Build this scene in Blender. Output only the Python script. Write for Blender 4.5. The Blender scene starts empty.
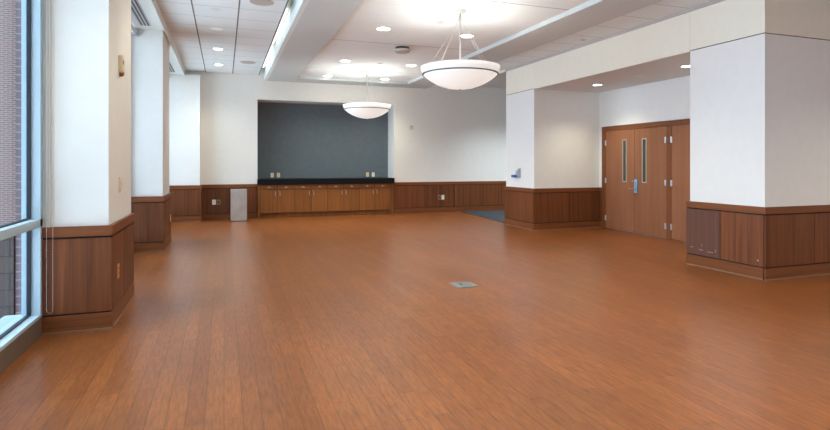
import bpy, bmesh, math, random
from mathutils import Vector, Matrix
random.seed(7)
sc = bpy.context.scene
C = sc.collection
R = math.radians
# ------------------------------------------------------------------ camera
cam_d = bpy.data.cameras.new('camera')
cam_d.sensor_width = 36.0
cam_d.lens = 535.0 / 830.0 * 36.0
cam_d.shift_y = -(215.0 - 163.5) / 830.0
cam_d.clip_end = 200
cam = bpy.data.objects.new('camera', cam_d)
C.objects.link(cam)
cam.location = (0, 0, 1.4)
cam.rotation_euler = (R(90), 0, -math.atan2(415.0 - 224.0, 535.0))
sc.camera = cam
# ------------------------------------------------------------------ world
W = bpy.data.worlds.new('sky')
sc.world = W
W.use_nodes = True
wb = W.node_tree.nodes['Background']
wb.inputs[0].default_value = (0.70, 0.84, 1.0, 1)
wn = W.node_tree
_tc = wn.nodes.new('ShaderNodeTexCoord')
_dt = wn.nodes.new('ShaderNodeVectorMath'); _dt.operation = 'DOT_PRODUCT'
_dt.inputs[1].default_value = Vector((-1.0, 0.15, 0.25)).normalized()
_mx = wn.nodes.new('ShaderNodeMath'); _mx.operation = 'MAXIMUM'; _mx.inputs[1].default_value = 0.0
_pw = wn.nodes.new('ShaderNodeMath'); _pw.operation = 'POWER'; _pw.inputs[1].default_value = 2.0
_ma = wn.nodes.new('ShaderNodeMath'); _ma.operation = 'MULTIPLY_ADD'
_ma.inputs[1].default_value = 3.5      # bright hazy side of the sky, opposite the window wall
_ma.inputs[2].default_value = 0.3
wn.links.new(_tc.outputs['Generated'], _dt.inputs[0])
wn.links.new(_dt.outputs['Value'], _mx.inputs[0])
wn.links.new(_mx.outputs[0], _pw.inputs[0])
wn.links.new(_pw.outputs[0], _ma.inputs[0])
wn.links.new(_ma.outputs[0], wb.inputs[1])
# ------------------------------------------------------------------ view
sun_d = bpy.data.lights.new('sun', 'SUN')
sun_d.energy = 12.5
sun_d.angle = R(2)
sun_d.color = (0.92, 0.97, 1.0)
sun = bpy.data.objects.new('sun', sun_d)
C.objects.link(sun)
sun.rotation_euler = Vector((-0.55, -0.25, -0.95)).to_track_quat('-Z', 'Y').to_euler()   # from behind the building
vs = sc.view_settings
sc.display_settings.display_device = 'sRGB'
vs.view_transform = 'Standard'
vs.look = 'None'
vs.gamma = 1
vs.use_curve_mapping = False
vs.exposure = 1.15
cy = sc.cycles
cy.use_denoising = True
cy.denoiser = 'OPENIMAGEDENOISE'
cy.denoising_input_passes = 'RGB_ALBEDO_NORMAL'
cy.denoising_prefilter = 'ACCURATE'
cy.max_bounces = 10
cy.diffuse_bounces = 7
cy.glossy_bounces = 4
cy.transparent_max_bounces = 12
cy.sample_clamp_indirect = 6
cy.caustics_reflective = False
cy.caustics_refractive = False
# light levels of the room's lamps and of the added fill lights
TRAY_W, SOFFIT_W, SIDE_W, PEND_W, LENS_E, BOWL_E = 72, 42, 42, 14, 9.0, 0.26
WARM = (1.0, 0.955, 0.76)


def portal(y0, y1, z0, z1, x=-1.56):
    l = bpy.data.lights.new('window_portal', 'AREA')
    l.shape = 'RECTANGLE'
    l.size = z1 - z0
    l.size_y = y1 - y0
    l.cycles.is_portal = True
    o = bpy.data.objects.new('window_portal', l)
    C.objects.link(o)
    o.location = (x, (y0 + y1) / 2, (z0 + z1) / 2)
    o.rotation_euler = (0, R(-90), 0)


for a in ((-3.6, 5.1), (6.42, 9.37), (10.62, 13.85)):
    portal(a[0], a[1], 0.17, 3.5)

l4 = bpy.data.lights.new('window_portal', 'AREA')
l4.shape = 'RECTANGLE'; l4.size = 6.0; l4.size_y = 2.5; l4.cycles.is_portal = True
o4 = bpy.data.objects.new('window_portal', l4); C.objects.link(o4)
o4.location = (2.0, -4.15, 2.15); o4.rotation_euler = (R(90), 0, 0)

# ------------------------------------------------------------------ materials
MATS = {}


def new_mat(name):
    m = bpy.data.materials.new(name)
    m.use_nodes = True
    MATS[name] = m
    return m, m.node_tree, m.node_tree.nodes['Principled BSDF']


def N(nt, kind, **kw):
    n = nt.nodes.new(kind)
    for k, v in kw.items():
        if k == 'op':
            n.operation = v
        else:
            setattr(n, k, v)
    return n


def plain(name, col, rough=0.5, metal=0.0, spec=0.5, noise=0.0, nscale=8, bump=0.0, bscale=300):
    m, nt, b = new_mat(name)
    b.inputs['Roughness'].default_value = rough
    b.inputs['Metallic'].default_value = metal
    b.inputs['Specular IOR Level'].default_value = spec
    b.inputs['Base Color'].default_value = (*col, 1)
    geo = N(nt, 'ShaderNodeNewGeometry')
    if noise:
        t = N(nt, 'ShaderNodeTexNoise')
        t.inputs['Scale'].default_value = nscale
        nt.links.new(geo.outputs['Position'], t.inputs['Vector'])
        r = N(nt, 'ShaderNodeValToRGB')
        r.color_ramp.elements[0].position = 0.3
        r.color_ramp.elements[1].position = 0.7
        r.color_ramp.elements[0].color = (*[c * (1 - noise) for c in col], 1)
        r.color_ramp.elements[1].color = (*[min(1, c * (1 + noise)) for c in col], 1)
        nt.links.new(t.outputs['Fac'], r.inputs['Fac'])
        nt.links.new(r.outputs['Color'], b.inputs['Base Color'])
    if bump:
        t = N(nt, 'ShaderNodeTexNoise')
        t.inputs['Scale'].default_value = bscale
        nt.links.new(geo.outputs['Position'], t.inputs['Vector'])
        bp = N(nt, 'ShaderNodeBump')
        bp.inputs['Strength'].default_value = bump
        bp.inputs['Distance'].default_value = 0.002
        nt.links.new(t.outputs['Fac'], bp.inputs['Height'])
        nt.links.new(bp.outputs['Normal'], b.inputs['Normal'])
    return m


def emis(name, col, e, base=(0.8, 0.8, 0.8)):
    m, nt, b = new_mat(name)
    b.inputs['Base Color'].default_value = (*base, 1)
    b.inputs['Emission Color'].default_value = (*col, 1)
    b.inputs['Emission Strength'].default_value = e
    b.inputs['Roughness'].default_value = 0.35
    return m


def wood(name, dark, light, axis='Z', rough=0.45, vary=0.35, figure=8.0):
    m, nt, b = new_mat(name)
    geo = N(nt, 'ShaderNodeNewGeometry')
    oi = N(nt, 'ShaderNodeObjectInfo')
    mul = N(nt, 'ShaderNodeVectorMath', op='MULTIPLY')
    s = {'Z': (figure * 2.2, figure * 2.2, 0.55), 'X': (0.8, figure * 3, figure * 5), 'Y': (figure * 3, 0.8, figure * 5)}[axis]
    mul.inputs[1].default_value = s
    nt.links.new(geo.outputs['Position'], mul.inputs[0])
    off = N(nt, 'ShaderNodeMath', op='MULTIPLY')
    off.inputs[1].default_value = 37.0
    nt.links.new(oi.outputs['Random'], off.inputs[0])
    add = N(nt, 'ShaderNodeVectorMath', op='ADD')
    nt.links.new(mul.outputs[0], add.inputs[0])
    nt.links.new(off.outputs[0], add.inputs[1])
    t = N(nt, 'ShaderNodeTexNoise')
    t.inputs['Scale'].default_value = 1.0
    t.inputs['Detail'].default_value = 7
    t.inputs['Roughness'].default_value = 0.62
    t.inputs['Distortion'].default_value = 0.6
    nt.links.new(add.outputs[0], t.inputs['Vector'])
    r = N(nt, 'ShaderNodeValToRGB')
    r.color_ramp.elements[0].position = 0.22
    r.color_ramp.elements[1].position = 0.8
    r.color_ramp.elements[0].color = (*dark, 1)
    r.color_ramp.elements[1].color = (*light, 1)
    nt.links.new(t.outputs['Fac'], r.inputs['Fac'])
    hv = N(nt, 'ShaderNodeHueSaturation')
    mr = N(nt, 'ShaderNodeMapRange')
    mr.inputs['To Min'].default_value = 1 - vary / 2
    mr.inputs['To Max'].default_value = 1 + vary / 2
    nt.links.new(oi.outputs['Random'], mr.inputs['Value'])
    nt.links.new(mr.outputs[0], hv.inputs['Value'])
    nt.links.new(r.outputs['Color'], hv.inputs['Color'])
    nt.links.new(hv.outputs['Color'], b.inputs['Base Color'])
    b.inputs['Roughness'].default_value = rough
    b.inputs['Specular IOR Level'].default_value = 0.3
    bp = N(nt, 'ShaderNodeBump')
    bp.inputs['Strength'].default_value = 0.08
    bp.inputs['Distance'].default_value = 0.002
    nt.links.new(t.outputs['Fac'], bp.inputs['Height'])
    nt.links.new(bp.outputs['Normal'], b.inputs['Normal'])
    return m


def line_mask(nt, coord, pitch, phase, width):
    """1 on thin lines at coord = phase + k*pitch"""
    a = N(nt, 'ShaderNodeMath', op='SUBTRACT')
    a.inputs[1].default_value = phase - pitch / 2
    nt.links.new(coord, a.inputs[0])
    w = N(nt, 'ShaderNodeMath', op='WRAP')
    w.inputs[1].default_value = pitch
    w.inputs[2].default_value = 0
    nt.links.new(a.outputs[0], w.inputs[0])
    s = N(nt, 'ShaderNodeMath', op='SUBTRACT')
    s.inputs[1].default_value = pitch / 2
    nt.links.new(w.outputs[0], s.inputs[0])
    ab = N(nt, 'ShaderNodeMath', op='ABSOLUTE')
    nt.links.new(s.outputs[0], ab.inputs[0])
    l = N(nt, 'ShaderNodeMath', op='LESS_THAN')
    l.inputs[1].default_value = width / 2
    nt.links.new(ab.outputs[0], l.inputs[0])
    return l.outputs[0]


def tiles(name, col, lines):
    """acoustic ceiling tile; lines = [(axis, pitch, phase, width, colour)]"""
    m, nt, b = new_mat(name)
    geo = N(nt, 'ShaderNodeNewGeometry')
    sep = N(nt, 'ShaderNodeSeparateXYZ')
    nt.links.new(geo.outputs['Position'], sep.inputs[0])
    prev = None
    tn = N(nt, 'ShaderNodeTexNoise')
    tn.inputs['Scale'].default_value = 2.0
    nt.links.new(geo.outputs['Position'], tn.inputs['Vector'])
    mx0 = N(nt, 'ShaderNodeMix', data_type='RGBA')
    mx0.inputs[6].default_value = (*[c * 0.96 for c in col], 1)
    mx0.inputs[7].default_value = (*col, 1)
    nt.links.new(tn.outputs['Fac'], mx0.inputs[0])
    prev = mx0.outputs[2]
    for ax, pitch, phase, width, lc in lines:
        k = line_mask(nt, sep.outputs[ax], pitch, phase, width)
        mx = N(nt, 'ShaderNodeMix', data_type='RGBA')
        nt.links.new(k, mx.inputs[0])
        nt.links.new(prev, mx.inputs[6])
        mx.inputs[7].default_value = (*lc, 1)
        prev = mx.outputs[2]
    nt.links.new(prev, b.inputs['Base Color'])
    b.inputs['Roughness'].default_value = 0.85
    b.inputs['Specular IOR Level'].default_value = 0.2
    return m


def floor_mat():
    m, nt, b = new_mat('plank_floor')
    geo = N(nt, 'ShaderNodeNewGeometry')
    mp = N(nt, 'ShaderNodeMapping')
    mp.inputs['Rotation'].default_value = (0, 0, R(90))
    nt.links.new(geo.outputs['Position'], mp.inputs['Vector'])
    br = N(nt, 'ShaderNodeTexBrick')
    br.offset = 0.37
    br.inputs['Scale'].default_value = 1.0
    br.inputs['Brick Width'].default_value = 0.92
    br.inputs['Row Height'].default_value = 0.1
    br.inputs['Mortar Size'].default_value = 0.0024
    br.inputs['Mortar Smooth'].default_value = 0.5
    br.inputs['Bias'].default_value = 0.0
    br.inputs['Color1'].default_value = (0.215, 0.068, 0.018, 1)
    br.inputs['Color2'].default_value = (0.27, 0.089, 0.023, 1)
    br.inputs['Mortar'].default_value = (0.09, 0.036, 0.014, 1)
    nt.links.new(mp.outputs[0], br.inputs['Vector'])
    # grain
    g = N(nt, 'ShaderNodeVectorMath', op='MULTIPLY')
    g.inputs[1].default_value = (60, 7, 1)
    nt.links.new(geo.outputs['Position'], g.inputs[0])
    t = N(nt, 'ShaderNodeTexNoise')
    t.inputs['Scale'].default_value = 1
    t.inputs['Detail'].default_value = 6
    t.inputs['Roughness'].default_value = 0.65
    nt.links.new(g.outputs[0], t.inputs['Vector'])
    rr = N(nt, 'ShaderNodeValToRGB')
    rr.color_ramp.elements[0].position = 0.3
    rr.color_ramp.elements[0].color = (0.62, 0.60, 0.58, 1)
    rr.color_ramp.elements[1].position = 0.7
    rr.color_ramp.elements[1].color = (1.25, 1.25, 1.25, 1)
    nt.links.new(t.outputs['Fac'], rr.inputs['Fac'])
    mx = N(nt, 'ShaderNodeMix', data_type='RGBA', blend_type='MULTIPLY')
    mx.inputs[0].default_value = 1
    nt.links.new(br.outputs['Color'], mx.inputs[6])
    nt.links.new(rr.outputs['Color'], mx.inputs[7])
    # wear: large soft patches of duller planks
    t2 = N(nt, 'ShaderNodeTexNoise')
    t2.inputs['Scale'].default_value = 1.4
    t2.inputs['Detail'].default_value = 2
    nt.links.new(geo.outputs['Position'], t2.inputs['Vector'])
    r2 = N(nt, 'ShaderNodeValToRGB')
    r2.color_ramp.elements[0].position = 0.35
    r2.color_ramp.elements[0].color = (0.88, 0.88, 0.90, 1)
    r2.color_ramp.elements[1].position = 0.68
    r2.color_ramp.elements[1].color = (1.06, 1.05, 1.03, 1)
    nt.links.new(t2.outputs['Fac'], r2.inputs['Fac'])
    mx2 = N(nt, 'ShaderNodeMix', data_type='RGBA', blend_type='MULTIPLY')
    mx2.inputs[0].default_value = 1
    nt.links.new(mx.outputs[2], mx2.inputs[6])
    nt.links.new(r2.outputs['Color'], mx2.inputs[7])
    nt.links.new(mx2.outputs[2], b.inputs['Base Color'])
    mr = N(nt, 'ShaderNodeMapRange')
    mr.inputs['To Min'].default_value = 0.285
    mr.inputs['To Max'].default_value = 0.33
    nt.links.new(t2.outputs['Fac'], mr.inputs['Value'])
    nt.links.new(mr.outputs[0], b.inputs['Roughness'])
    b.inputs['Specular IOR Level'].default_value = 0.40
    return m


def brick_mat(name, c1, c2, mortar, w, h, ms):
    m, nt, b = new_mat(name)
    geo = N(nt, 'ShaderNodeNewGeometry')
    sep = N(nt, 'ShaderNodeSeparateXYZ')
    nt.links.new(geo.outputs['Position'], sep.inputs[0])
    sm = N(nt, 'ShaderNodeMath', op='ADD')
    nt.links.new(sep.outputs[0], sm.inputs[0])
    nt.links.new(sep.outputs[1], sm.inputs[1])
    cb = N(nt, 'ShaderNodeCombineXYZ')
    nt.links.new(sm.outputs[0], cb.inputs[0])
    nt.links.new(sep.outputs[2], cb.inputs[1])
    br = N(nt, 'ShaderNodeTexBrick')
    br.inputs['Scale'].default_value = 1
    br.inputs['Brick Width'].default_value = w
    br.inputs['Row Height'].default_value = h
    br.inputs['Mortar Size'].default_value = ms
    br.inputs['Color1'].default_value = (*c1, 1)
    br.inputs['Color2'].default_value = (*c2, 1)
    br.inputs['Mortar'].default_value = (*mortar, 1)
    nt.links.new(cb.outputs[0], br.inputs['Vector'])
    nt.links.new(br.outputs['Color'], b.inputs['Base Color'])
    b.inputs['Roughness'].default_value = 0.9
    return m


def glass_mat(name, tint=(0.93, 0.97, 1.0), gloss=0.05):
    m, nt, b = new_mat(name)
    nt.nodes.remove(b)
    out = nt.nodes['Material Output']
    tr = N(nt, 'ShaderNodeBsdfTransparent')
    tr.inputs[0].default_value = (*tint, 1)
    gl = N(nt, 'ShaderNodeBsdfGlossy')
    gl.inputs['Roughness'].default_value = 0.02
    lw = N(nt, 'ShaderNodeLayerWeight')
    pw_ = N(nt, 'ShaderNodeMath', op='POWER')
    pw_.inputs[1].default_value = 5.0
    nt.links.new(lw.outputs['Facing'], pw_.inputs[0])
    fr = N(nt, 'ShaderNodeMath', op='MULTIPLY_ADD')
    fr.inputs[1].default_value = 0.5
    fr.inputs[2].default_value = 0.03
    nt.links.new(pw_.outputs[0], fr.inputs[0])
    mx = N(nt, 'ShaderNodeMixShader')
    nt.links.new(fr.outputs[0], mx.inputs[0])
    nt.links.new(tr.outputs[0], mx.inputs[1])
    nt.links.new(gl.outputs[0], mx.inputs[2])
    nt.links.new(mx.outputs[0], out.inputs[0])
    return m


M_WALL = plain('painted_drywall', (0.83, 0.83, 0.79), 0.75, spec=0.25, noise=0.012, bump=0.04)
M_FASC = plain('painted_upper_panel', (0.87, 0.83, 0.70), 0.75, spec=0.25, noise=0.012)
M_SOFF = plain('painted_soffit', (0.72, 0.74, 0.74), 0.8, spec=0.2, noise=0.01)
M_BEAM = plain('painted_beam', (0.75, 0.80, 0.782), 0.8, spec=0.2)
M_BSOFF = plain('shaded_beam_paint', (0.60, 0.65, 0.655), 0.8, spec=0.2)  # white beam paint greyed: shade of the underside put into the colour
M_CROWN = plain('crown_paint', (0.50, 0.46, 0.43), 0.8, spec=0.2)
M_GREY = plain('slate_grey_paint', (0.118, 0.150, 0.170), 0.7, spec=0.3, noise=0.05)
M_DARKGAP = plain('dark_gap', (0.02, 0.018, 0.016), 0.8)
M_TILE_L = tiles('ceiling_tile', (0.84, 0.91, 0.93), [(1, 0.61, 8.25, 0.012, (0.42, 0.42, 0.42)), (0, 0.635, 0.206, 0.02, (0.16, 0.15, 0.145))])
M_TILE_T = tiles('tray_tile', (0.85, 0.91, 0.925), [(1, 0.5865, 9.41, 0.006, (0.68, 0.68, 0.67)), (1, 2.933, 9.41, 0.018, (0.25, 0.25, 0.25))])
M_TILE_R = tiles('strip_tile', (0.81, 0.88, 0.90), [(1, 0.61, 5.73, 0.012, (0.35, 0.34, 0.33))])
M_FLOOR = floor_mat()
M_PANEL = wood('panel_veneer', (0.07, 0.021, 0.007), (0.235, 0.076, 0.024))
M_PANEL_D = wood('weathered_veneer', (0.085, 0.034, 0.022), (0.17, 0.078, 0.052), vary=0.05)
M_CABW = wood('cabinet_veneer', (0.18, 0.063, 0.015), (0.34, 0.13, 0.034), vary=0.12)
M_DOORW = wood('door_veneer', (0.24, 0.092, 0.040), (0.34, 0.138, 0.062), vary=0.08, figure=5)
M_CAP_X = wood('rail_wood_x', (0.13, 0.040, 0.012), (0.26, 0.086, 0.027), 'X', vary=0.1)
M_CAP_Y = wood('rail_wood_y', (0.13, 0.040, 0.012), (0.26, 0.086, 0.027), 'Y', vary=0.1)
M_BACK = plain('groove_wood', (0.014, 0.007, 0.004), 0.8)
M_SHOE = plain('shoe_moulding', (0.26, 0.14, 0.075), 0.5)
M_COUNTER = plain('black_stone', (0.004, 0.0045, 0.006), 0.4, spec=0.25, noise=0.3, nscale=60)
M_STEEL = plain('brushed_steel', (0.66, 0.64, 0.60), 0.33, metal=0.9, noise=0.08, nscale=5)
M_CHROME = plain('satin_nickel', (0.6, 0.62, 0.64), 0.3, metal=1.0)
M_LOCK = plain('lock_metal', (0.28, 0.55, 0.80), 0.3, metal=0.5)  # silver plate, its blue highlight put into the colour
M_WHITE = plain('white_plastic', (0.82, 0.81, 0.77), 0.45)
M_CREAM = plain('cream_plastic', (0.74, 0.64, 0.42), 0.45)
M_BROWNP = plain('brown_plastic', (0.30, 0.15, 0.07), 0.45)
M_TAN = plain('tan_plate', (0.66, 0.31, 0.11), 0.45)
M_SLOT = plain('socket_slots', (0.04, 0.035, 0.03), 0.6)
M_ALU = plain('pale_blue_aluminium', (0.50, 0.665, 0.76), 0.4, metal=0.15, noise=0.03)
M_BRONZE = plain('bronze_curb', (0.155, 0.115, 0.085), 0.5, noise=0.08)
M_GASKET = plain('black_gasket', (0.012, 0.02, 0.035), 0.5)
M_GLASS = glass_mat('window_glass')
M_VIS = plain('wired_glass', (0.05, 0.055, 0.05), 0.12)
M_VFRAME = plain('lite_frame', (0.42, 0.36, 0.27), 0.5)
M_LENS = emis('lamp_lens', (1.0, 0.95, 0.86), LENS_E)
M_LENS_DIM = emis('dim_lamp_lens', (0.8, 1.0, 0.97), 0.12)
M_RING = plain('white_enamel', (0.85, 0.85, 0.83), 0.4)
M_GRILLE = plain('speaker_grille', (0.50, 0.47, 0.44), 0.7, bump=0.3, bscale=200)
M_BOWL = emis('frosted_bowl', (1.0, 0.98, 0.92), BOWL_E, (0.72, 0.75, 0.74))
M_BAND = emis('frosted_band', (0.97, 0.95, 0.93), 0.18, (0.8, 0.79, 0.78))
M_DRING = plain('dark_bronze_ring', (0.10, 0.085, 0.075), 0.45)
M_ROD = plain('pendant_rod', (0.66, 0.63, 0.58), 0.4, metal=0.2)
M_WIRE = plain('pendant_cable', (0.74, 0.70, 0.62), 0.4, metal=0.1)
M_BLUE = plain('blue_plastic', (0.03, 0.12, 0.50), 0.4)
M_LGREY = plain('light_grey_plastic', (0.46, 0.49, 0.53), 0.45)
M_HATCH = plain('grey_hatch', (0.17, 0.20, 0.195), 0.4, metal=0.3, noise=0.06, nscale=30)
M_HATCHL = plain('pale_hatch_edge', (0.27, 0.29, 0.29), 0.4, metal=0.5)
M_CARPET = plain('blue_grey_carpet', (0.05, 0.055, 0.064), 0.95, spec=0.1, noise=0.6, nscale=22)
M_FABRIC = plain('blind_fabric', (0.68, 0.67, 0.62), 0.9)
M_BRICK = brick_mat('red_brick', (0.20, 0.075, 0.07), (0.155, 0.07, 0.07), (0.30, 0.28, 0.28), 0.24, 0.0675, 0.012)
M_BLOCK = brick_mat('quoin_block', (0.155, 0.09, 0.10), (0.13, 0.08, 0.09), (0.27, 0.25, 0.26), 0.9, 0.27, 0.022)
M_SIDING = brick_mat('dark_stone_course', (0.085, 0.075, 0.075), (0.10, 0.088, 0.085), (0.045, 0.04, 0.04), 2.4, 0.55, 0.02)
M_PAVE = plain('paving', (0.55, 0.55, 0.53), 0.9, noise=0.1)
M_SCUFF = plain('scuff_white', (0.36, 0.30, 0.27), 0.7)


# ------------------------------------------------------------------ mesh helpers
def box(bm, x0, x1, y0, y1, z0, z1, bev=0.0):
    x0, x1 = sorted((x0, x1)); y0, y1 = sorted((y0, y1)); z0, z1 = sorted((z0, z1))
    vs_ = [bm.verts.new(p) for p in ((x0, y0, z0), (x1, y0, z0), (x1, y1, z0), (x0, y1, z0), (x0, y0, z1), (x1, y0, z1), (x1, y1, z1), (x0, y1, z1))]
    fs = [bm.faces.new([vs_[i] for i in q]) for q in ((3, 2, 1, 0), (4, 5, 6, 7), (0, 1, 5, 4), (1, 2, 6, 5), (2, 3, 7, 6), (3, 0, 4, 7))]
    if bev:
        es = list({e for f in fs for e in f.edges})
        bmesh.ops.bevel(bm, geom=es, offset=bev, segments=2, affect='EDGES', profile=0.6)
    return bm


def lathe(bm, prof, seg=48, c=(0, 0, 0), close=True):
    """prof: [(r,z)] revolved about z"""
    rings = []
    for r, z in prof:
        if r < 1e-6:
            rings.append([bm.verts.new((c[0], c[1], c[2] + z))])
        else:
            rings.append([bm.verts.new((c[0] + r * math.cos(2 * math.pi * i / seg), c[1] + r * math.sin(2 * math.pi * i / seg), c[2] + z)) for i in range(seg)])
    for a, b in zip(rings, rings[1:]):
        for i in range(seg):
            j = (i + 1) % seg
            if len(a) == 1 and len(b) == 1:
                continue
            if len(a) == 1:
                bm.faces.new((a[0], b[j], b[i]))
            elif len(b) == 1:
                bm.faces.new((a[i], a[j], b[0]))
            else:
                bm.faces.new((a[i], a[j], b[j], b[i]))
    bmesh.ops.recalc_face_normals(bm, faces=bm.faces[:])
    return bm


def tube(bm, p, q, r, seg=10):
    p, q = Vector(p), Vector(q)
    d = (q - p)
    rot = d.to_track_quat('Z', 'Y').to_matrix()
    A = [bm.verts.new(p + rot @ Vector((r * math.cos(2 * math.pi * i / seg), r * math.sin(2 * math.pi * i / seg), 0))) for i in range(seg)]
    B = [bm.verts.new(q + rot @ Vector((r * math.cos(2 * math.pi * i / seg), r * math.sin(2 * math.pi * i / seg), 0))) for i in range(seg)]
    for i in range(seg):
        j = (i + 1) % seg
        bm.faces.new((A[i], A[j], B[j], B[i]))
    bm.faces.new(A[::-1]); bm.faces.new(B)
    return bm


def nb():
    return bmesh.new()


def obj(name, bm, mat, parent=None, smooth=False, org=None):
    me = bpy.data.meshes.new(name)
    if parent is not None and org is None:
        org = parent.matrix_basis.translation if parent.parent is None else None
    if org is not None:
        bmesh.ops.translate(bm, verts=bm.verts[:], vec=-Vector(org))
    bm.to_mesh(me)
    bm.free()
    if smooth:
        for p in me.polygons:
            p.use_smooth = True
    me.materials.append(mat)
    o = bpy.data.objects.new(name, me)
    C.objects.link(o)
    if parent is not None:
        o.parent = parent
    elif org is not None:
        o.location = org
    return o


def sub(name, bm, mat, part, smooth=False):
    """sub-part: coordinates are world ones; part sits at its thing's origin"""
    return obj(name, bm, mat, part, smooth, org=part.parent.location)


def bx(name, dims, mat, parent=None, bev=0.0):
    return obj(name, box(nb(), *dims, bev), mat, parent)


def sbx(name, dims, mat, part, bev=0.0):
    return sub(name, box(nb(), *dims, bev), mat, part)


def thing(name, loc, label=None, cat=None, group=None, kind=None):
    o = bpy.data.objects.new(name, None)
    o.empty_display_size = 0.1
    C.objects.link(o)
    o.location = loc
    tag(o, label, cat, group, kind)
    return o


def tag(o, label=None, cat=None, group=None, kind=None):
    if label: o['label'] = label
    if cat: o['category'] = cat
    if group: o['group'] = group
    if kind: o['kind'] = kind
    return o


def copy_tree(o, parent=None):
    c = o.copy()
    C.objects.link(c)
    c.parent = parent
    for ch in list(o.children):
        copy_tree(ch, c)
    return c


def struct(name, dims, mat, bev=0.0):
    return tag(bx(name, dims, mat, None, bev), kind='structure')


# ------------------------------------------------------------------ dimensions
YB = 14.25          # back wall
XW = -1.40          # inner face of window wall
XP = 6.12           # face of the right pillars
ZS = 3.53           # soffit over the windows
ZL = 3.67           # left tiled ceiling
ZBEAM = 3.53        # beam underside
ZT = 3.60           # tray ceiling
ZR = 3.56           # right tiled strip
ZD = 2.96           # recess soffit
XD = 7.78           # door wall
YF = -4.0           # end of room behind the camera

# ------------------------------------------------------------------ floor, ceilings, walls
struct('floor', (-1.6, 12.2, YF - 0.2, YB + 0.9, -0.12, 0.0), M_FLOOR)
bm = nb()
vs_ = [(6.50, 14.185), (6.46, 14.1), (6.40, 13.3), (6.34, 12.6), (6.24, 11.6), (6.19, 11.12), (12.0, 11.12), (12.0, 14.185)]
lo = [bm.verts.new((x, y, 0.0005)) for x, y in vs_]
up = [bm.verts.new((x, y, 0.007)) for x, y in vs_]
n_ = len(vs_)
bm.faces.new(up); bm.faces.new(lo[::-1])
for i in range(n_):
    bm.faces.new((lo[i], lo[(i + 1) % n_], up[(i + 1) % n_], up[i]))
bmesh.ops.recalc_face_normals(bm, faces=bm.faces[:])
carpet = obj('carpet', bm, M_CARPET)
tag(carpet, 'dark blue-grey carpet patch on the floor behind the far right pillar', 'carpet')

cl = thing('ceiling', (0, 5, ZL), kind='structure')
bx('tile_field', (-0.89, 0.86, YF, YB, ZL, ZL + 0.06), M_TILE_L, cl)
bx('window_soffit', (-1.6, -0.91, YF, YB, ZS, ZS + 0.3), M_BEAM, cl)
bx('edge_trim', (-0.91, -0.885, YF, YB, 3.51, ZL + 0.05), M_BEAM, cl)
bx('cove_roof', (0.80, 1.05, YF, YB, 3.86, 3.90), M_BEAM, cl)
bx('cove_side', (0.80, 0.86, YF, YB, ZL + 0.06, 3.86), M_BEAM, cl)
bx('beam_face', (0.977, 1.05, YF, YB, ZBEAM, 3.83), M_BEAM, cl)
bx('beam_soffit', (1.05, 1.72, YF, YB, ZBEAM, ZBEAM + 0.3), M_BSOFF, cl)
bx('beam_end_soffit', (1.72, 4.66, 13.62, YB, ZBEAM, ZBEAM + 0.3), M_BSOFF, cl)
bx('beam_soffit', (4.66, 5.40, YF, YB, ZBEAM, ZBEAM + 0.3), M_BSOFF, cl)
bx('tray_field', (1.72, 4.66, YF, 13.62, ZT, ZT + 0.06), M_TILE_T, cl)
bx('strip_field', (5.40, XP, YF, YB, ZR, ZR + 0.06), M_TILE_R, cl)
bx('strip_trim', (5.40, 5.425, YF, YB, ZR - 0.012, ZR), M_BEAM, cl)
bx('crown_trim', (6.095, XP, YF, 10.90, 3.515, ZR), M_CROWN, cl)
bx('far_field', (XP, 12.2, 10.90, YB, ZL, ZL + 0.06), M_SOFF, cl)
bx('far_drop', (6.095, XP + 0.005, 10.90, YB, 3.515, ZL + 0.06), M_WALL, cl)
bx('sun_block_slab', (-1.75, 12.3, YF - 0.2, YB + 0.9, 3.92, 4.1), M_BEAM, cl)  # unseen slab added over the ceiling to stop sun leaking in
bx('near_field', (XP, 12.2, YF, 4.64, ZR, ZR + 0.06), M_TILE_R, cl)

wbk = thing('wall_back', (3, YB, 0), kind='structure')
AX0, AX1, AY, AZ = 0.807, 4.47, 14.85, 3.04
bx('plaster', (-1.6, AX0, YB, AY + 0.1, 0, 3.9), M_WALL, wbk)
bx('plaster', (AX1, 12.2, YB, AY + 0.1, 0, 3.9), M_WALL, wbk)
bx('alcove_lintel', (AX0, AX1, YB, AY + 0.1, AZ, 3.9), M_WALL, wbk)
bx('alcove_panel', (AX0, AX1, AY, AY + 0.1, 0, AZ), M_GREY, wbk)

# window-side returns
tag(bx('wall_left', (-1.75, -1.4, YB - 0.35, YB, 0, ZS), M_WALL), kind='structure')
wf = thing('wall_front', (3, YF, 0), kind='structure')
bx('plaster', (-1.6, -1.0, YF - 0.1, YF, 0, 3.9), M_WALL, wf)
bx('plaster', (5.0, 12.2, YF - 0.1, YF, 0, 3.9), M_WALL, wf)
bx('plaster', (-1.0, 5.0, YF - 0.1, YF, 0, 0.9), M_WALL, wf)
bx('plaster', (-1.0, 5.0, YF - 0.1, YF, 3.4, 3.9), M_WALL, wf)
struct('wall_right', (12.0, 12.2, YF, YB, 0, 3.9), M_WALL)
# door recess shell
dw = thing('wall_door', (XD, 7.8, 0), kind='structure')
bx('plaster', (XD, XD + 0.2, 5.736, 6.75, 0, ZD), M_WALL, dw)
bx('plaster', (XD, XD + 0.2, 6.75, 9.60, 2.20, ZD), M_WALL, dw)
bx('plaster', (XD, XD + 0.2, 9.60, 9.74, 0, ZD), M_WALL, dw)
bx('recess_soffit', (XP + 0.03, XD + 0.2, 5.736, 9.72, ZD, ZD + 0.1), M_SOFF, dw)
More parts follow.
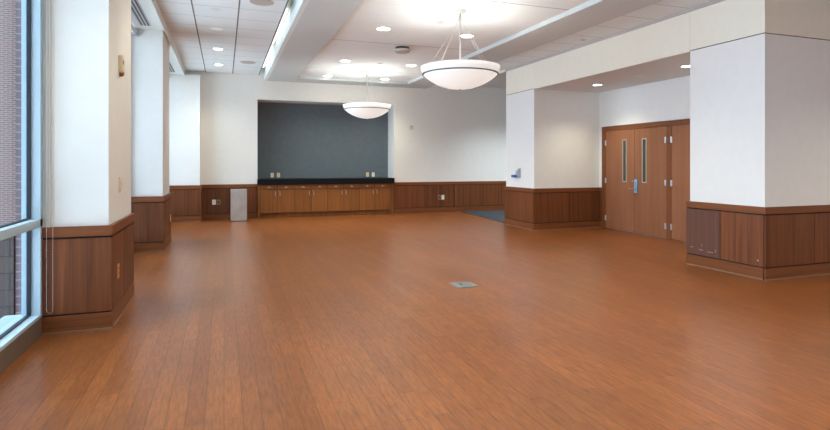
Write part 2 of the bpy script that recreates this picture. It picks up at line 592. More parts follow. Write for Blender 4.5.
# fascia over the recess
fs = thing('wall_fascia', (XP, 7.8, ZD), kind='structure')
bx('upper_panel', (XP, XP + 0.03, 5.741, 9.714, ZD, 3.70), M_FASC, fs)


# ------------------------------------------------------------------ wainscot
CAPZ, CAPB, PANT, PANB, BASE = 0.876, 0.79, 0.775, 0.154, 0.14


def run(parent, ax, c, s, a0, a1, cuts=(), e0=0, e1=0, shoe=True):
    """panelling on the plane ax=c facing s, from a0 to a1; e0/e1 = 1 wraps that corner"""
    def seg(name, t0, t1, b0, b1, z0, z1, mat, bev=0.0, ex=True):
        k = (t1 if ex else 0)
        u0, u1 = b0, b1
        if ax == 'x':
            d = (c + s * t0, c + s * t1, u0, u1, z0, z1)
        else:
            d = (u0, u1, c + s * t0, c + s * t1, z0, z1)
        return bx(name, d, mat, parent, bev)
    cap = M_CAP_Y if ax == 'x' else M_CAP_X
    w = lambda t: (a0 - e0 * t, a1 + e1 * t)
    p, q = w(0.012); seg('backing', 0.001, 0.012, p, q, 0.0, 0.80, M_BACK)
    p, q = w(0.034); seg('cap_rail', 0.001, 0.034, p, q, CAPB, CAPZ, cap, 0.004)
    p, q = w(0.030); seg('base_board', 0.012, 0.030, p, q, 0, BASE, cap, 0.002)
    if shoe:
        p, q = w(0.038); seg('shoe_moulding', 0.030, 0.038, p, q, 0, 0.014, M_SHOE)
    p, q = w(0.026)
    ed = [p] + list(cuts) + [q]
    for i in range(len(ed) - 1):
        g0 = 0.006 if i else 0
        g1 = 0.006 if i < len(ed) - 2 else 0
        seg('wood_panel', 0.012, 0.026, ed[i] + g0, ed[i + 1] - g1, PANB, PANT, M_PANEL, 0.0015)


# left pillars
def left_pillar(x0, x1, y0, y1, label, cuts=()):
    t = thing('pillar', ((x0 + x1) / 2, (y0 + y1) / 2, 0), label, 'pillar', 'window side pillars')
    bx('plaster_body', (x0, x1, y0, y1, 0, ZS), M_WALL, t)
    run(t, 'y', y0, -1, x0, x1, (), 0, 1)
    run(t, 'x', x1, 1, y0, y1, cuts, 0, 0)
    return t


p1 = left_pillar(XW, -0.925, 5.165, 6.34, 'white pillar with wood panelled base, nearest the window at left edge', (5.78,))
p2 = left_pillar(XW, -0.925, 9.43, 10.55, 'white pillar with wood panelled base, middle one along the window side')
p3 = left_pillar(XW, -0.545, 13.90, YB - 0.002, 'shallow white wall pier with wood panelled base, in the back left corner')
# right pillars with reveal joint under the upper panel
def right_pillar(x0, x1, y0, y1, label, rc=None):
    t = thing('pillar', (x0 + 0.5, (y0 + y1) / 2, 0), label, 'pillar', 'door side pillars')
    bx('plaster_body', (x0, x1, y0, y1, 0, 2.965), M_WALL, t)
    bx('reveal_joint', (x0 + 0.012, x1 - 0.012, y0 + 0.012, y1 - 0.012, 2.965, 2.977), M_DARKGAP, t)
    bx('upper_panel', (x0, x1, y0, y1, 2.977, 3.70), M_FASC, t)
    return t


rn = right_pillar(XP, XD + 0.2, 4.64, 5.735, 'large white pillar with wood panelled base, at the right edge beside the doors')
run(rn, 'x', XP, -1, 4.64, 5.775, (5.235,), 0, 0)
run(rn, 'y', 4.64, -1, XP, XD + 0.2, (6.95, 7.5), 1, 0)
for ch_ in rn.children:
    if ch_.name.startswith('wood_panel') and min(v.co.y for v in ch_.data.vertices) + rn.location.y > 5.2 and max(v.co.x for v in ch_.data.vertices) + rn.location.x < 6.2:
        ch_.data.materials[0] = M_PANEL_D
        ch_['label'] = 'darker purplish panel with pale scuffs'
for (y_, z_, w_, h_) in ((5.66, 0.245, 0.05, 0.007), (5.50, 0.225, 0.06, 0.008), (5.34, 0.215, 0.09, 0.007), (5.515, 0.27, 0.006, 0.04), (4.70, 0.215, 0.02, 0.02), (5.30, 0.23, 0.008, 0.035)):
    bx('scuff_mark', (XP - 0.0268, XP - 0.026, y_, y_ + w_, z_, z_ + h_), M_SCUFF, rn)
rf = right_pillar(XP, XD + 0.2, 9.72, 10.90, 'slim-looking white pillar with wood panelled base, beyond the double doors')
run(rf, 'x', XP, -1, 9.72, 10.93, (), 0, 0)
run(rf, 'y', 9.72, -1, XP, XD - 0.001, (6.98,), 1, 0)

# back wall panelling (room trim)
t1 = thing('trim_1', (0.1, YB, 0), kind='structure')
run(t1, 'y', YB, -1, -0.515, 0.80, (0.13,), shoe=False)
t2 = thing('trim_2', (7, YB, 0), kind='structure')
run(t2, 'y', YB, -1, 4.475, 12.0, (5.38, 6.29, 7.22, 8.15, 9.1, 10.0, 11.0), shoe=False)
t3 = thing('trim_3', (XD, 9.72, 0), kind='structure')
run(t3, 'x', XD, -1, 9.595, 9.688, (), 0, 0, shoe=False)

# ------------------------------------------------------------------ windows
def window(i, y0, y1, muls):
    t = thing('window_%d' % i, (XW, y0, 0), kind='structure')
    zt = ZS
    bx('curb', (-1.70, XW, y0, y1, 0, 0.15), M_BRONZE, t)
    bx('sill', (-1.66, XW + 0.001, y0, y1, 0.15, 0.175), M_ALU, t)
    zz = [(0.885, 0.95), (2.9, 2.96)]
    tr = nb()
    for a, b in zz:
        box(tr, -1.53, XW, y0, y1, a, b, 0.003)
    obj('transom', tr, M_ALU, t)
    for m in muls:
        bx('mullion', (-1.53, XW, m - 0.03, m + 0.03, 0.175, zt), M_ALU, t)
    edges = [y0] + [m for m in muls] + [y1]
    bounds = [(0.175, 0.885), (0.95, 2.9), (2.96, zt)]
    for a, b in zip(edges, edges[1:]):
        a2 = a + (0.03 if a in muls else 0); b2 = b - (0.03 if b in muls else 0)
        for z0, z1 in bounds:
            p_ = bx('pane', (-1.481, -1.475, a2 + 0.002, b2 - 0.002, z0, z1), M_GLASS, t)
            g = nb()
            for d in ((a2, a2 + 0.014, z0, z1), (b2 - 0.014, b2, z0, z1), (a2, b2, z0, z0 + 0.012), (a2, b2, z1 - 0.012, z1)):
                box(g, -1.492, -1.464, *d)
            obj('gasket', g, M_GASKET, t)
    return t


window(1, YF, 5.162, (-2.8, -1.3, 0.2, 1.7, 3.2, 5.13))
window(2, 6.342, 9.428, (6.37, 7.88, 9.40))
window(3, 10.552, 13.898, (10.58, 12.2, 13.87))


w4 = thing('window_4', (2, YF, 0.9), kind='structure')  # added window behind the camera, out of view, for more daylight
fr4 = nb()
for x_ in (-0.97, 0.5, 2.0, 3.5, 4.97):
    box(fr4, x_ - 0.03, x_ + 0.03, YF - 0.1, YF, 0.9, 3.4)
box(fr4, -1.0, 5.0, YF - 0.1, YF, 0.9, 0.95); box(fr4, -1.0, 5.0, YF - 0.1, YF, 3.35, 3.4)
obj('frame', fr4, M_ALU, w4)
bx('pane', (-1.0, 5.0, YF - 0.053, YF - 0.047, 0.95, 3.35), M_GLASS, w4)

# ------------------------------------------------------------------ exterior
ext = thing('brick_building', (-9, 21, -18), 'red brick building with pale block quoins seen outside the left window', 'building')
bx('brick_wall', (-16.0, -6.45, 21.0, 22.0, -0.95, 10.0), M_BRICK, ext)
bx('stone_base', (-16.0, -6.52, 21.02, 22.0, -18.0, -0.95), M_SIDING, ext)
bx('quoin_pier', (-6.45, -4.8, 20.97, 22.0, -18, 10), M_BLOCK, ext)
struct('outside_ground', (-40, -1.75, -30, 40, -18.1, -18.0), M_PAVE)  # ground outside, made pale to bounce sunlight up to the ceiling

# ------------------------------------------------------------------ blinds and chain
def blind(y0, y1, label):
    t = thing('roller_blind', (-1.3, y0, 3.45), label, 'roller blind', 'roller blinds over the windows')
    b_ = nb(); tube(b_, (-1.32, y0 + 0.02, 3.455), (-1.32, y1 - 0.02, 3.455), 0.035, 20)
    obj('fabric_roll', b_, M_FABRIC, t, True)
    bx('bracket', (-1.38, -1.25, y0, y0 + 0.012, 3.40, ZS - 0.001), M_LGREY, t)
    bx('bracket', (-1.38, -1.25, y1 - 0.012, y1, 3.40, ZS - 0.001), M_LGREY, t)


blind(0.3, 5.09, 'rolled beige window blind above the nearest window')
blind(6.40, 9.40, 'rolled beige window blind between the two nearer pillars')
blind(10.62, 13.86, 'rolled beige window blind between the middle pillar and back corner')

bm = nb()
zt_, zb_ = 3.44, 0.20
xs = (-1.362, -1.318)
yc = 5.115
pts = []
for z in [zb_ + 0.012 * k for k in range(int((zt_ - zb_) / 0.012))]:
    pts.append((xs[0], z)); pts.append((xs[1], z))
for k in range(1, 6):
    a = math.pi * k / 6
    pts.append((-1.34 - 0.022 * math.cos(a), zb_ - 0.022 * math.sin(a)))
for x, z in pts:
    bmesh.ops.create_icosphere(bm, subdivisions=1, radius=0.0024, matrix=Matrix.Translation((x, yc, z)))
tube(bm, (xs[0], yc, zb_), (xs[0], yc, zt_), 0.0007, 5)
tube(bm, (xs[1], yc, zb_), (xs[1], yc, zt_), 0.0007, 5)
ch = obj('blind_chain', bm, M_WHITE, None, True, org=(-1.34, yc, zb_ - 0.02))
tag(ch, 'white beaded blind chain loop hanging in front of the nearest left pillar', 'chain')
bm = nb()
box(bm, -1.395, -1.345, 5.145, 5.164, 0.865, 3.5)
for k in range(4):
    box(bm, -1.392 + 0.013 * k, -1.385 + 0.013 * k, 5.139, 5.145, 0.87, 3.5)
t5 = obj('ribbed_strip', bm, M_FABRIC)  # beige ribbed strip down the window edge of the nearest pillar
tag(t5, kind='structure')


# ------------------------------------------------------------------ doors
def hinge(leaf, y, z):
    b_ = nb()
    box(b_, XD - 0.052, XD - 0.040, y - 0.018, y + 0.018, z - 0.055, z + 0.055, 0.002)
    tube(b_, (XD - 0.056, y, z - 0.056), (XD - 0.056, y, z + 0.056), 0.008, 10)
    sub('hinge', b_, M_CHROME, leaf)


def vision(leaf, y0, y1, z0, z1):
    b_ = nb()
    f = 0.022
    x0, x1 = XD - 0.048, XD - 0.040
    box(b_, x0, x1, y0, y0 + f, z0, z1); box(b_, x0, x1, y1 - f, y1, z0, z1)
    box(b_, x0, x1, y0 + f, y1 - f, z0, z0 + f); box(b_, x0, x1, y0 + f, y1 - f, z1 - f, z1)
    sub('lite_frame', b_, M_VFRAME, leaf)
    sbx('glass_lite', (XD - 0.043, XD - 0.0395, y0 + f, y1 - f, z0 + f, z1 - f), M_VIS, leaf)


d1 = thing('door_1', (XD, 8.7, 0), 'wooden double doors with narrow glass lites in the recessed wall', kind='structure')
fr = nb()
FT = 2.19
box(fr, XD - 0.046, XD + 0.1, 9.47, 9.588, 0, FT, 0.004)
box(fr, XD - 0.046, XD + 0.1, 6.755, 9.47, 2.095, FT, 0.004)
box(fr, XD - 0.046, XD + 0.1, 7.675, 7.787, 0, 2.095, 0.004)
obj('frame', fr, M_CAP_X, d1)
la = bx('door_leaf', (XD - 0.04, XD + 0.01, 8.616, 9.466, 0.012, 2.09), M_DOORW, d1, 0.002)
lb = bx('door_leaf', (XD - 0.04, XD + 0.01, 7.791, 8.608, 0.012, 2.09), M_DOORW, d1, 0.002)
for z in (1.84, 1.04, 0.235):
    hinge(la, 9.462, z); hinge(lb, 7.806, z)
vision(la, 8.825, 8.948, 1.02, 1.896)
vision(lb, 8.28, 8.403, 1.02, 1.896)
b_ = nb()
box(b_, XD - 0.062, XD - 0.040, 8.522, 8.60, 0.81, 1.085, 0.008)
lk = sub('lock_plate', b_, M_LOCK, lb)
b_ = nb()
tube(b_, (XD - 0.10, 8.56, 0.90), (XD - 0.062, 8.56, 0.90), 0.012)
tube(b_, (XD - 0.10, 8.50, 0.90), (XD - 0.10, 8.70, 0.90), 0.010)
sub('lever_handle', b_, M_CHROME, lb)
b_ = nb()
for k in range(4):
    tube(b_, (XD - 0.066, 8.56, 0.97 + 0.018 * k), (XD - 0.060, 8.56, 0.97 + 0.018 * k), 0.006, 8)
sub('keypad_button', b_, M_SLOT, lb)
b_ = nb(); tube(b_, (XD - 0.052, 8.66, 1.045), (XD - 0.04, 8.66, 1.045), 0.012, 12)
sub('cylinder', b_, M_CHROME, la)
d2 = thing('door_2', (XD, 7.3, 0), 'single wooden door right of the double doors, partly behind the near pillar', kind='structure')
lc = bx('door_leaf', (XD - 0.04, XD + 0.01, 6.80, 7.671, 0.012, 2.09), M_DOORW, d2, 0.002)
bx('jamb', (XD - 0.07, XD + 0.1, 6.757, 6.798, 0, 2.093), M_CAP_X, d2)
for z in (1.84, 1.04, 0.235):
    hinge(lc, 7.668, z)
b_ = nb(); tube(b_, (XD - 0.055, 7.585, 0.985), (XD - 0.04, 7.585, 0.985), 0.013, 12)
sub('cylinder', b_, M_CHROME, lc)

# ------------------------------------------------------------------ cabinets (alcove base units)
CF = 14.12
cx0, cx1 = 0.868, 4.31
n = 8
pw = (cx1 - cx0) / n
posn = ['leftmost base cabinet under the black counter, nearest the steel bin', 'second base cabinet from the left under the black counter', 'third base cabinet from the left under the black counter', 'base cabinet at the right end of the black counter']
for c_ in range(4):
    x0 = cx0 + 2 * pw * c_; x1 = x0 + 2 * pw
    t = thing('base_cabinet', ((x0 + x1) / 2, 14.45, 0), 'brown wooden ' + posn[c_], 'cabinet', 'base cabinets in the alcove')
    bx('carcass', (x0 + 0.001, x1 - 0.001, CF + 0.02, 14.80, 0.12, 0.855), M_BACK, t)
    bx('toe_kick', (x0, x1, CF + 0.06, CF + 0.075, 0, 0.119), M_CABW, t)
    for k in range(2):
        a = x0 + pw * k + 0.005; b = x0 + pw * (k + 1) - 0.005
        dr = bx('drawer', (a, b, CF, CF + 0.02, 0.738, 0.848), M_CABW, t, 0.0015)
        dd = bx('door', (a, b, CF, CF + 0.02, 0.132, 0.726), M_CABW, t, 0.0015)
        mx_ = (a + b) / 2
        b_ = nb()
        for q in (-0.035, 0.035):
            tube(b_, (mx_ + q, CF, 0.782), (mx_ + q, CF - 0.028, 0.782), 0.0045, 8)
        tube(b_, (mx_ - 0.048, CF - 0.028, 0.782), (mx_ + 0.048, CF - 0.028, 0.782), 0.0055, 8)
        box(b_, mx_ - 0.012, mx_ + 0.012, CF - 0.006, CF, 0.79, 0.812, 0.002)
        sub('drawer_handle', b_, M_CHROME, dr)
        hx = b - 0.05 if k == 0 else a + 0.05
        b_ = nb()
        for q in (0.59, 0.67):
            tube(b_, (hx, CF, q), (hx, CF - 0.028, q), 0.0045, 8)
        tube(b_, (hx, CF - 0.028, 0.575), (hx, CF - 0.028, 0.685), 0.0055, 8)
        sub('door_handle', b_, M_CHROME, dd)
        if k == 1:
            b_ = nb(); box(b_, hx - 0.035, hx - 0.02, CF - 0.005, CF, 0.69, 0.706, 0.001)
            sub('lock', b_, M_CHROME, dd)
fl_ = nb()
box(fl_, AX0 + 0.002, cx0 - 0.001, CF + 0.004, 14.24, 0.0, 0.855)
box(fl_, cx1 + 0.001, AX1 - 0.002, YB - 0.03, 14.24, 0.0, 0.855)
fo = obj('trim_6', fl_, M_CABW); tag(fo, kind='structure')
b_ = nb()
box(b_, AX0 - 0.012, 4.425, 14.075, YB - 0.041, 0.856, 1.0, 0.004)
box(b_, AX0 + 0.001, AX1 - 0.001, YB - 0.04, AY - 0.001, 0.856, 1.0)
ct = obj('countertop', b_, M_COUNTER, None, False, org=(2.64, 14.4, 0.856))
tag(ct, 'long black stone countertop running across the alcove cabinets', 'countertop')

# ------------------------------------------------------------------ trash can
t = thing('trash_can', (0.34, 13.78, 0), 'square stainless steel trash can against the wood panelling, left of the cabinets', 'trash can')
bx('body', (0.155, 0.525, 13.62, 13.94, 0.012, 0.735), M_STEEL, t, 0.006)
bx('base', (0.165, 0.515, 13.63, 13.93, 0.0, 0.012), M_SLOT, t)
b_ = nb()
box(b_, 0.153, 0.527, 13.617, 13.943, 0.738, 0.772, 0.006)
obj('lid', b_, M_STEEL, t)
bx('flap', (0.20, 0.48, 13.66, 13.90, 0.772, 0.775), M_CHROME, t)

# ------------------------------------------------------------------ wall plates
def plate(name, ax, c, s, a, z, w, h, mat, label, cat, kind='duplex', group=None):
    """wall plate on the plane ax=c facing s, centred on (a, z)"""
    loc = (c, a, z) if ax == 'x' else (a, c, z)
    t = thing(name, loc, label, cat, group)
    def d(t0, t1, a0, a1, z0, z1):
        return (c + s * t0, c + s * t1, a + a0, a + a1, z + z0, z + z1) if ax == 'x' else (a + a0, a + a1, c + s * t0, c + s * t1, z + z0, z + z1)
    bx('cover_plate', d(0.0005, 0.007, -w / 2, w / 2, -h / 2, h / 2), mat, t, 0.002)
    if kind == 'duplex':
        for q in (-0.024, 0.024):
            so = bx('socket', d(0.007, 0.010, -0.017, 0.017, q - 0.015, q + 0.015), mat, t, 0.001)
            b_ = nb()
            box(b_, *d(0.010, 0.0108, -0.009, -0.006, q - 0.006, q + 0.007)); box(b_, *d(0.010, 0.0108, 0.006, 0.009, q - 0.006, q + 0.007))
            sub('slot', b_, M_SLOT, so)
    elif kind == 'dark':
        bx('insert', d(0.007, 0.009, -0.02, 0.02, -0.035, 0.035), M_SLOT, t, 0.001)
    elif kind == 'switch':
        bx('rocker', d(0.007, 0.022, -0.016, 0.016, -0.033, 0.033), M_WHITE, t, 0.002)
    return t


WY = YB - 0.026
plate('power_outlet', 'y', WY, -1, -0.235, 0.437, 0.085, 0.125, M_WHITE, 'white power outlet on the panelling left of the steel trash can', 'outlet')
plate('power_outlet', 'y', WY, -1, -0.13, 0.437, 0.085, 0.125, M_BROWNP, 'brown plate with dark insert, between the white outlet and steel trash can', 'outlet', 'dark')
plate('power_outlet', 'y', WY, -1, 5.82, 0.43, 0.085, 0.13, M_BROWNP, 'brown wall plate on the panelling right of the cabinets', 'outlet', 'dark')
plate('power_outlet', 'y', WY, -1, 5.93, 0.43, 0.085, 0.13, M_WHITE, 'white power outlet on the panelling right of the cabinets', 'outlet')
plate('power_outlet', 'y', AY, -1, 1.222, 1.085, 0.085, 0.125, M_WHITE, 'leftmost white outlet on the grey alcove wall above the counter', 'outlet')
plate('power_outlet', 'y', AY, -1, 1.385, 1.087, 0.085, 0.125, M_CREAM, 'cream outlet at the left on the grey alcove wall above the counter', 'outlet')
plate('power_outlet', 'y', AY, -1, 3.86, 1.085, 0.085, 0.125, M_CREAM, 'cream outlet at the right on the grey alcove wall above the counter', 'outlet')
plate('power_outlet', 'y', AY, -1, 4.03, 1.085, 0.085, 0.125, M_WHITE, 'rightmost white outlet on the grey alcove wall above the counter', 'outlet')
LX = -0.925 + 0.026
plate('power_outlet', 'x', LX, 1, 5.43, 0.434, 0.08, 0.125, M_TAN, 'tan outlet plate on the wood panelling of the nearest left pillar', 'outlet')
plate('power_outlet', 'x', LX, 1, 10.42, 0.428, 0.085, 0.125, M_CREAM, 'cream outlet plate on the panelled base of the middle left pillar', 'outlet')
t = plate('light_switch', 'x', -0.925, 1, 5.67, 1.20, 0.10, 0.145, M_CREAM, 'cream light switch on the nearest left pillar, above the panelling', 'switch', 'switch')
# wall control
t = thing('wall_thermostat', (-0.925, 5.66, 2.32), 'tall narrow cream control box high on the nearest left pillar', 'thermostat')
bx('housing', (-0.9245, -0.890, 5.61, 5.70, 2.25, 2.41), M_CREAM, t, 0.006)
b_ = nb(); lathe(b_, [(0, 0), (0.028, 0), (0.028, 0.018), (0.018, 0.032), (0, 0.036)], 20)
bmesh.ops.rotate(b_, verts=b_.verts[:], matrix=Matrix.Rotation(R(90), 3, 'Y'))
bmesh.ops.translate(b_, verts=b_.verts[:], vec=(-0.920, 5.665, 2.245))
obj('dial', b_, M_BROWNP, t, True)
bx('display', (-0.890, -0.888, 5.625, 5.685, 2.33, 2.37), M_BROWNP, t)
t = thing('wall_sensor', (4.98, YB, 2.42), 'small cream thermostat box on the white back wall right of the alcove', 'thermostat')
bx('housing', (4.925, 5.035, YB - 0.03, YB - 0.0005, 2.355, 2.475), M_CREAM, t, 0.005)
bx('display', (4.95, 5.01, YB - 0.032, YB - 0.03, 2.42, 2.455), M_LGREY, t)
# bracket with blue piece on the far right pillar
t = thing('wall_dispenser', (XP, 10.4, 1.19), 'small grey wall dispenser with a blue piece on the far right pillar', 'dispenser')
b_ = nb()
nseg = 14
prof = [(XP - 0.0005, 1.30), (XP - 0.0005, 1.085)] + [(XP - 0.09 * math.sin(math.pi * k / nseg) ** 0.7 - 0.001, 1.085 + 0.215 * k / nseg) for k in range(1, nseg)]
A = [b_.verts.new((x, 10.26, z)) for x, z in prof]
B = [b_.verts.new((x, 10.33, z)) for x, z in prof]
b_.faces.new(A); b_.faces.new(B[::-1])
for i in range(len(prof)):
    j = (i + 1) % len(prof)
    b_.faces.new((A[i], B[i], B[j], A[j]))
bmesh.ops.recalc_face_normals(b_, faces=b_.faces[:])
obj('side_bracket', b_, M_LGREY, t)
bx('back_plate', (XP - 0.012, XP - 0.0005, 10.33, 10.52, 1.09, 1.29), M_WHITE, t, 0.002)
bx('blue_holder', (XP - 0.10, XP - 0.012, 10.36, 10.50, 1.09, 1.15), M_BLUE, t, 0.01)
bx('blue_stem', (XP - 0.03, XP - 0.012, 10.36, 10.41, 1.15, 1.24), M_BLUE, t, 0.003)

# ------------------------------------------------------------------ floor box
t = thing('floor_outlet_box', (2.6, 5.6, 0), 'square grey metal outlet cover set in the middle of the wood floor', 'floor box')
b_ = nb(); box(b_, 2.545, 2.712, 5.482, 5.735, 0.0005, 0.009, 0.002)
obj('cover', b_, M_HATCH, t)
b_ = nb(); box(b_, 2.478, 2.541, 5.482, 5.735, 0.0005, 0.010, 0.002)
obj('hinge_flap', b_, M_HATCHL, t)
b_ = nb()
for d in ((2.470, 2.478), (2.712, 2.720)):
    box(b_, d[0], d[1], 5.474, 5.743, 0.0003, 0.006)
box(b_, 2.478, 2.712, 5.474, 5.482, 0.0003, 0.006); box(b_, 2.478, 2.712, 5.735, 5.743, 0.0003, 0.006)
obj('rim', b_, M_CHROME, t)
b_ = nb(); box(b_, 2.560, 2.585, 5.60, 5.66, 0.009, 0.011, 0.001)
obj('latch', b_, M_SLOT, t)


# ------------------------------------------------------------------ ceiling lights
def can_light(x, y, z, r, label, group, power, lens=M_LENS, tint=None):
    t = thing('ceiling_light', (x, y, z), label, 'ceiling light', group)
    b_ = nb(); lathe(b_, [(r, -0.0005), (r, -0.004), (r * 0.96, -0.008), (r * 0.86, -0.008), (r * 0.84, -0.001)], 40, (x, y, z))
    obj('trim_ring', b_, M_RING, t, True)
    b_ = nb(); lathe(b_, [(0, -0.004), (r * 0.83, -0.004), (r * 0.83, -0.001), (0, -0.001)], 40, (x, y, z))
    obj('lens', b_, lens, t)
    if power:
        l = bpy.data.lights.new('lamp', 'SPOT')
        l.energy = power
        l.color = tint or WARM
        l.spot_size = R(125)
        l.spot_blend = 0.9
        l.shadow_soft_size = r * 0.8
        o = bpy.data.objects.new('lamp', l)
        C.objects.link(o)
        o.parent = t
        o.location = (0, 0, -0.03)
    return t


rows = [(8.39, 'beside the near pendant'), (11.30, 'between the two pendants'), (13.39, 'nearest the back wall')]
for y, w in rows:
    for x, sd in ((2.45, 'left'), (3.945, 'right')):
        can_light(x, y, ZT, 0.125, 'round recessed light in the ceiling tray %s, %s one' % (w, sd), 'tray downlights', TRAY_W)
for y in (5.48, 2.57, -0.34, -2.4):
    for x in (2.45, 3.945):
        can_light(x, y, ZT, 0.125, 'round recessed light in the ceiling tray above and behind the viewpoint', 'unseen tray downlights', TRAY_W)
can_light(-0.115, 9.59, ZL, 0.115, 'dim round recessed light in the left tiled ceiling, nearest of the three', 'left ceiling downlights', 6, M_LENS_DIM)
can_light(-0.115, 11.29, ZL, 0.10, 'bright round recessed light in the left tiled ceiling, second from the back wall', 'left ceiling downlights', SIDE_W)
can_light(-0.115, 13.08, ZL, 0.10, 'bright round recessed light in the left tiled ceiling, nearest the back wall', 'left ceiling downlights', SIDE_W)
for y in (6.2, 4.4, 2.0, -0.5):
    can_light(-0.115, y, ZL, 0.10, 'round recessed light in the left tiled ceiling behind the viewpoint', 'unseen left downlights', SIDE_W)
can_light(6.97, 8.77, ZD, 0.10, 'round recessed light in the soffit over the double doors', 'recess downlights', SOFFIT_W)
can_light(6.98, 6.60, ZD, 0.10, 'round recessed light in the door recess soffit, half hidden by the near pillar', 'recess downlights', SOFFIT_W)
for x, y in ((7.4, 2.6), (9.4, 2.6), (7.4, -0.6), (9.4, -0.6)):  # added lights out of view, brightening the near right pillar
    can_light(x, y, ZR, 0.12, 'added unseen fill light in the side area ceiling', 'unseen side downlights', SIDE_W * 2)
for x in (7.6, 9.6):  # added lights out of view, brightening the right of the back wall
    can_light(x, 12.4, ZL, 0.12, 'added unseen fill light in the corridor ceiling behind the far pillar', 'unseen corridor downlights', SIDE_W * 5, tint=(0.86, 0.94, 1.0))


def disc(name, x, y, z, r, h, mat, label, cat, group=None):
    b_ = nb(); lathe(b_, [(0, 0), (r, -0.0005), (r, -h * 0.5), (r * 0.9, -h), (0, -h)], 36)
    o = obj(name, b_, mat, None, False)
    o.location = (x, y, z)
    tag(o, label, cat, group)
    return o


disc('ceiling_speaker', 0.50, 7.80, ZL, 0.165, 0.012, M_GRILLE, 'large round grey ceiling speaker grille at the top edge of the picture', 'speaker', 'ceiling speakers')
disc('ceiling_speaker', 0.507, 12.55, ZL, 0.165, 0.012, M_GRILLE, 'round grey ceiling speaker grille near the beam, farther one towards the back wall', 'speaker', 'ceiling speakers')
disc('sprinkler_cover', -0.115, 8.41, ZL, 0.075, 0.006, M_BEAM, 'small round cover in the left tiled ceiling, in front of the dim light', 'sprinkler cover', 'sprinkler covers')
disc('sprinkler_cover', -0.112, 12.50, ZL, 0.06, 0.006, M_BEAM, 'small round cover in the left tiled ceiling between the two bright lights', 'sprinkler cover', 'sprinkler covers')
disc('sprinkler_cover', 3.182, 7.72, ZT, 0.07, 0.006, M_SOFF, 'small round cover in the ceiling tray beside the near pendant mount', 'sprinkler cover', 'sprinkler covers')
disc('sprinkler_cover', 3.238, 11.34, ZT, 0.06, 0.006, M_GRILLE, 'small grey round cover in the ceiling tray near the far pendant mount', 'sprinkler cover', 'sprinkler covers')
disc('sprinkler_cover', 6.97, 7.62, ZD, 0.07, 0.006, M_BEAM, 'small round cover in the recess soffit between its two lights', 'sprinkler cover', 'sprinkler covers')
disc('sprinkler_cover', 5.885, 7.80, ZR, 0.05, 0.012, M_GRILLE, 'small grey sprinkler disc in the narrow tiled strip above the door side wall', 'sprinkler cover', 'sprinkler covers')

t = thing('ceiling_dome', (3.182, 9.63, ZT), 'round grey dome unit mounted on the ceiling tray between the pendants', 'ceiling sensor')
b_ = nb(); lathe(b_, [(0, 0), (0.13, 0), (0.13, -0.045), (0, -0.045)], 32, (3.182, 9.63, ZT)); obj('base', b_, M_SLOT, t, False)
b_ = nb(); lathe(b_, [(0, -0.045), (0.155, -0.045), (0.16, -0.055), (0.15, -0.085), (0.11, -0.10), (0, -0.105)], 40, (3.182, 9.63, ZT)); obj('cover', b_, M_GRILLE, t, True)
b_ = nb(); lathe(b_, [(0.1605, -0.056), (0.1625, -0.059), (0.1605, -0.062)], 40, (3.182, 9.63, ZT)); obj('seam_band', b_, M_RING, t, True)


# ------------------------------------------------------------------ slot diffusers
def diffuser(y0, y1, label):
    t = thing('slot_diffuser', (-1.14, y0, ZS), label, 'air vent', 'linear air vents')
    bx('frame', (-1.215, -1.065, y0, y1, ZS - 0.008, ZS - 0.0005), M_LGREY, t)
    for k in range(3):
        x = -1.195 + 0.047 * k
        bx('slot', (x, x + 0.022, y0 + 0.01, y1 - 0.01, ZS - 0.010, ZS - 0.008), M_SLOT, t)


diffuser(6.6, 9.15, 'black slotted linear air vent between the two nearer left pillars')
diffuser(10.8, 13.6, 'black slotted linear air vent between the middle left pillar and back corner')

# cove lamps in the slot beside the beam
for i, (y0, y1, w) in enumerate(((5.2, 7.6, 'near the top edge of the picture'), (8.6, 11.0, 'midway along the slot'), (11.4, 13.8, 'nearest the back wall'), (1.8, 4.2, 'above the viewpoint'))):
    b_ = nb(); tube(b_, (0.915, y0, 3.81), (0.915, y1, 3.81), 0.028, 14)
    o = obj('cove_lamp', b_, MATS.get('cove') or emis('cove', (1, 0.98, 0.95), 0.9), None, True, org=(0.90, y0, 3.82))
    tag(o, 'white tube lamp in the slot beside the beam, ' + w, 'tube lamp', 'cove lamps')


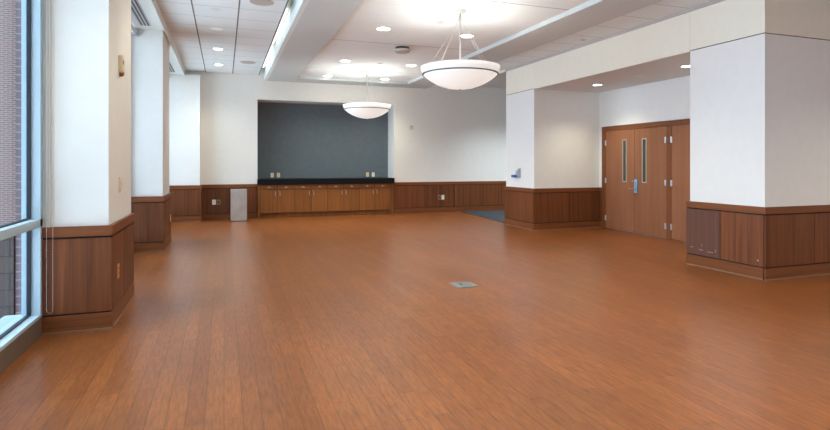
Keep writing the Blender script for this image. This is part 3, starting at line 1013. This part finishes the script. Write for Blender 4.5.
# ------------------------------------------------------------------ pendants
def pendant(x, y, rot, label):
    t = thing('pendant_light', (x, y, ZT), label, 'pendant light', 'bowl pendants')
    c = (x, y, 0)
    b_ = nb(); lathe(b_, [(0, ZT), (0.085, ZT), (0.085, ZT - 0.012), (0.05, ZT - 0.04), (0.014, ZT - 0.05), (0, ZT - 0.05)], 32, c)
    obj('canopy', b_, M_RING, t, True)
    b_ = nb(); tube(b_, (x, y, ZT - 0.04), (x, y, 2.50), 0.012, 14)
    lathe(b_, [(0.0, 3.50), (0.026, 3.50), (0.026, 3.46), (0.0, 3.46)], 20, c)
    obj('stem', b_, M_ROD, t, True)
    for k in range(4):
        a = rot + k * math.pi / 2
        b_ = nb(); tube(b_, (x + 0.022 * math.cos(a), y + 0.022 * math.sin(a), 3.48), (x + 0.545 * math.cos(a), y + 0.545 * math.sin(a), 2.765), 0.0022, 8)
        obj('cable', b_, M_WIRE, t, True)
    # glass band
    b_ = nb(); lathe(b_, [(0.535, 2.685), (0.562, 2.73), (0.572, 2.785), (0.562, 2.785), (0.552, 2.73), (0.525, 2.685), (0.535, 2.685)], 64, c)
    obj('rim_band', b_, M_BAND, t, True)
    b_ = nb(); lathe(b_, [(0.520, 2.672), (0.548, 2.672), (0.548, 2.687), (0.520, 2.687), (0.520, 2.672)], 64, c)
    obj('metal_ring', b_, M_DRING, t, False)
    R_ = (0.53 ** 2 + 0.205 ** 2) / (2 * 0.205)
    zc = 2.468 + R_
    A0 = math.asin(0.53 / R_)
    pr = [(R_ * math.sin(A0 * k / 12), zc - R_ * math.cos(A0 * k / 12)) for k in range(13)]
    pi_ = [((R_ - 0.01) * math.sin(A0 * k / 12), zc - (R_ - 0.01) * math.cos(A0 * k / 12)) for k in range(12, -1, -1)]
    b_ = nb(); lathe(b_, pr + pi_, 64, c)
    obj('glass_bowl', b_, M_BOWL, t, True)
    b_ = nb(); lathe(b_, [(0, 2.452), (0.012, 2.456), (0.02, 2.467), (0, 2.47)], 16, c)
    obj('finial', b_, M_ROD, t, True)
    for k in range(4):      # four lamps in the bowl, aimed up and outwards
        az = rot + math.pi / 4 + k * math.pi / 2
        l = bpy.data.lights.new('lamp', 'SPOT')
        l.energy = PEND_W; l.color = (1.0, 0.955, 0.87); l.shadow_soft_size = 0.12
        l.spot_size = R(150); l.spot_blend = 1.0
        o = bpy.data.objects.new('lamp', l); C.objects.link(o); o.parent = t
        o.location = (0.24 * math.cos(az), 0.24 * math.sin(az), 2.74 - ZT)
        tl = R(52)
        o.rotation_euler = Vector((math.sin(tl) * math.cos(az), math.sin(tl) * math.sin(az), math.cos(tl))).to_track_quat('-Z', 'Y').to_euler()
    return t


pendant(3.20, 7.03, R(-24.5 + 40 + 2), 'bowl pendant light, nearer and larger-looking of the two frosted ones')
pendant(3.20, 12.36, R(-14.5 + 27), 'bowl pendant light, farther one hanging in front of the grey alcove')
pendant(3.20, 1.70, R(20), 'bowl pendant light over the side of the viewpoint, out of the picture')
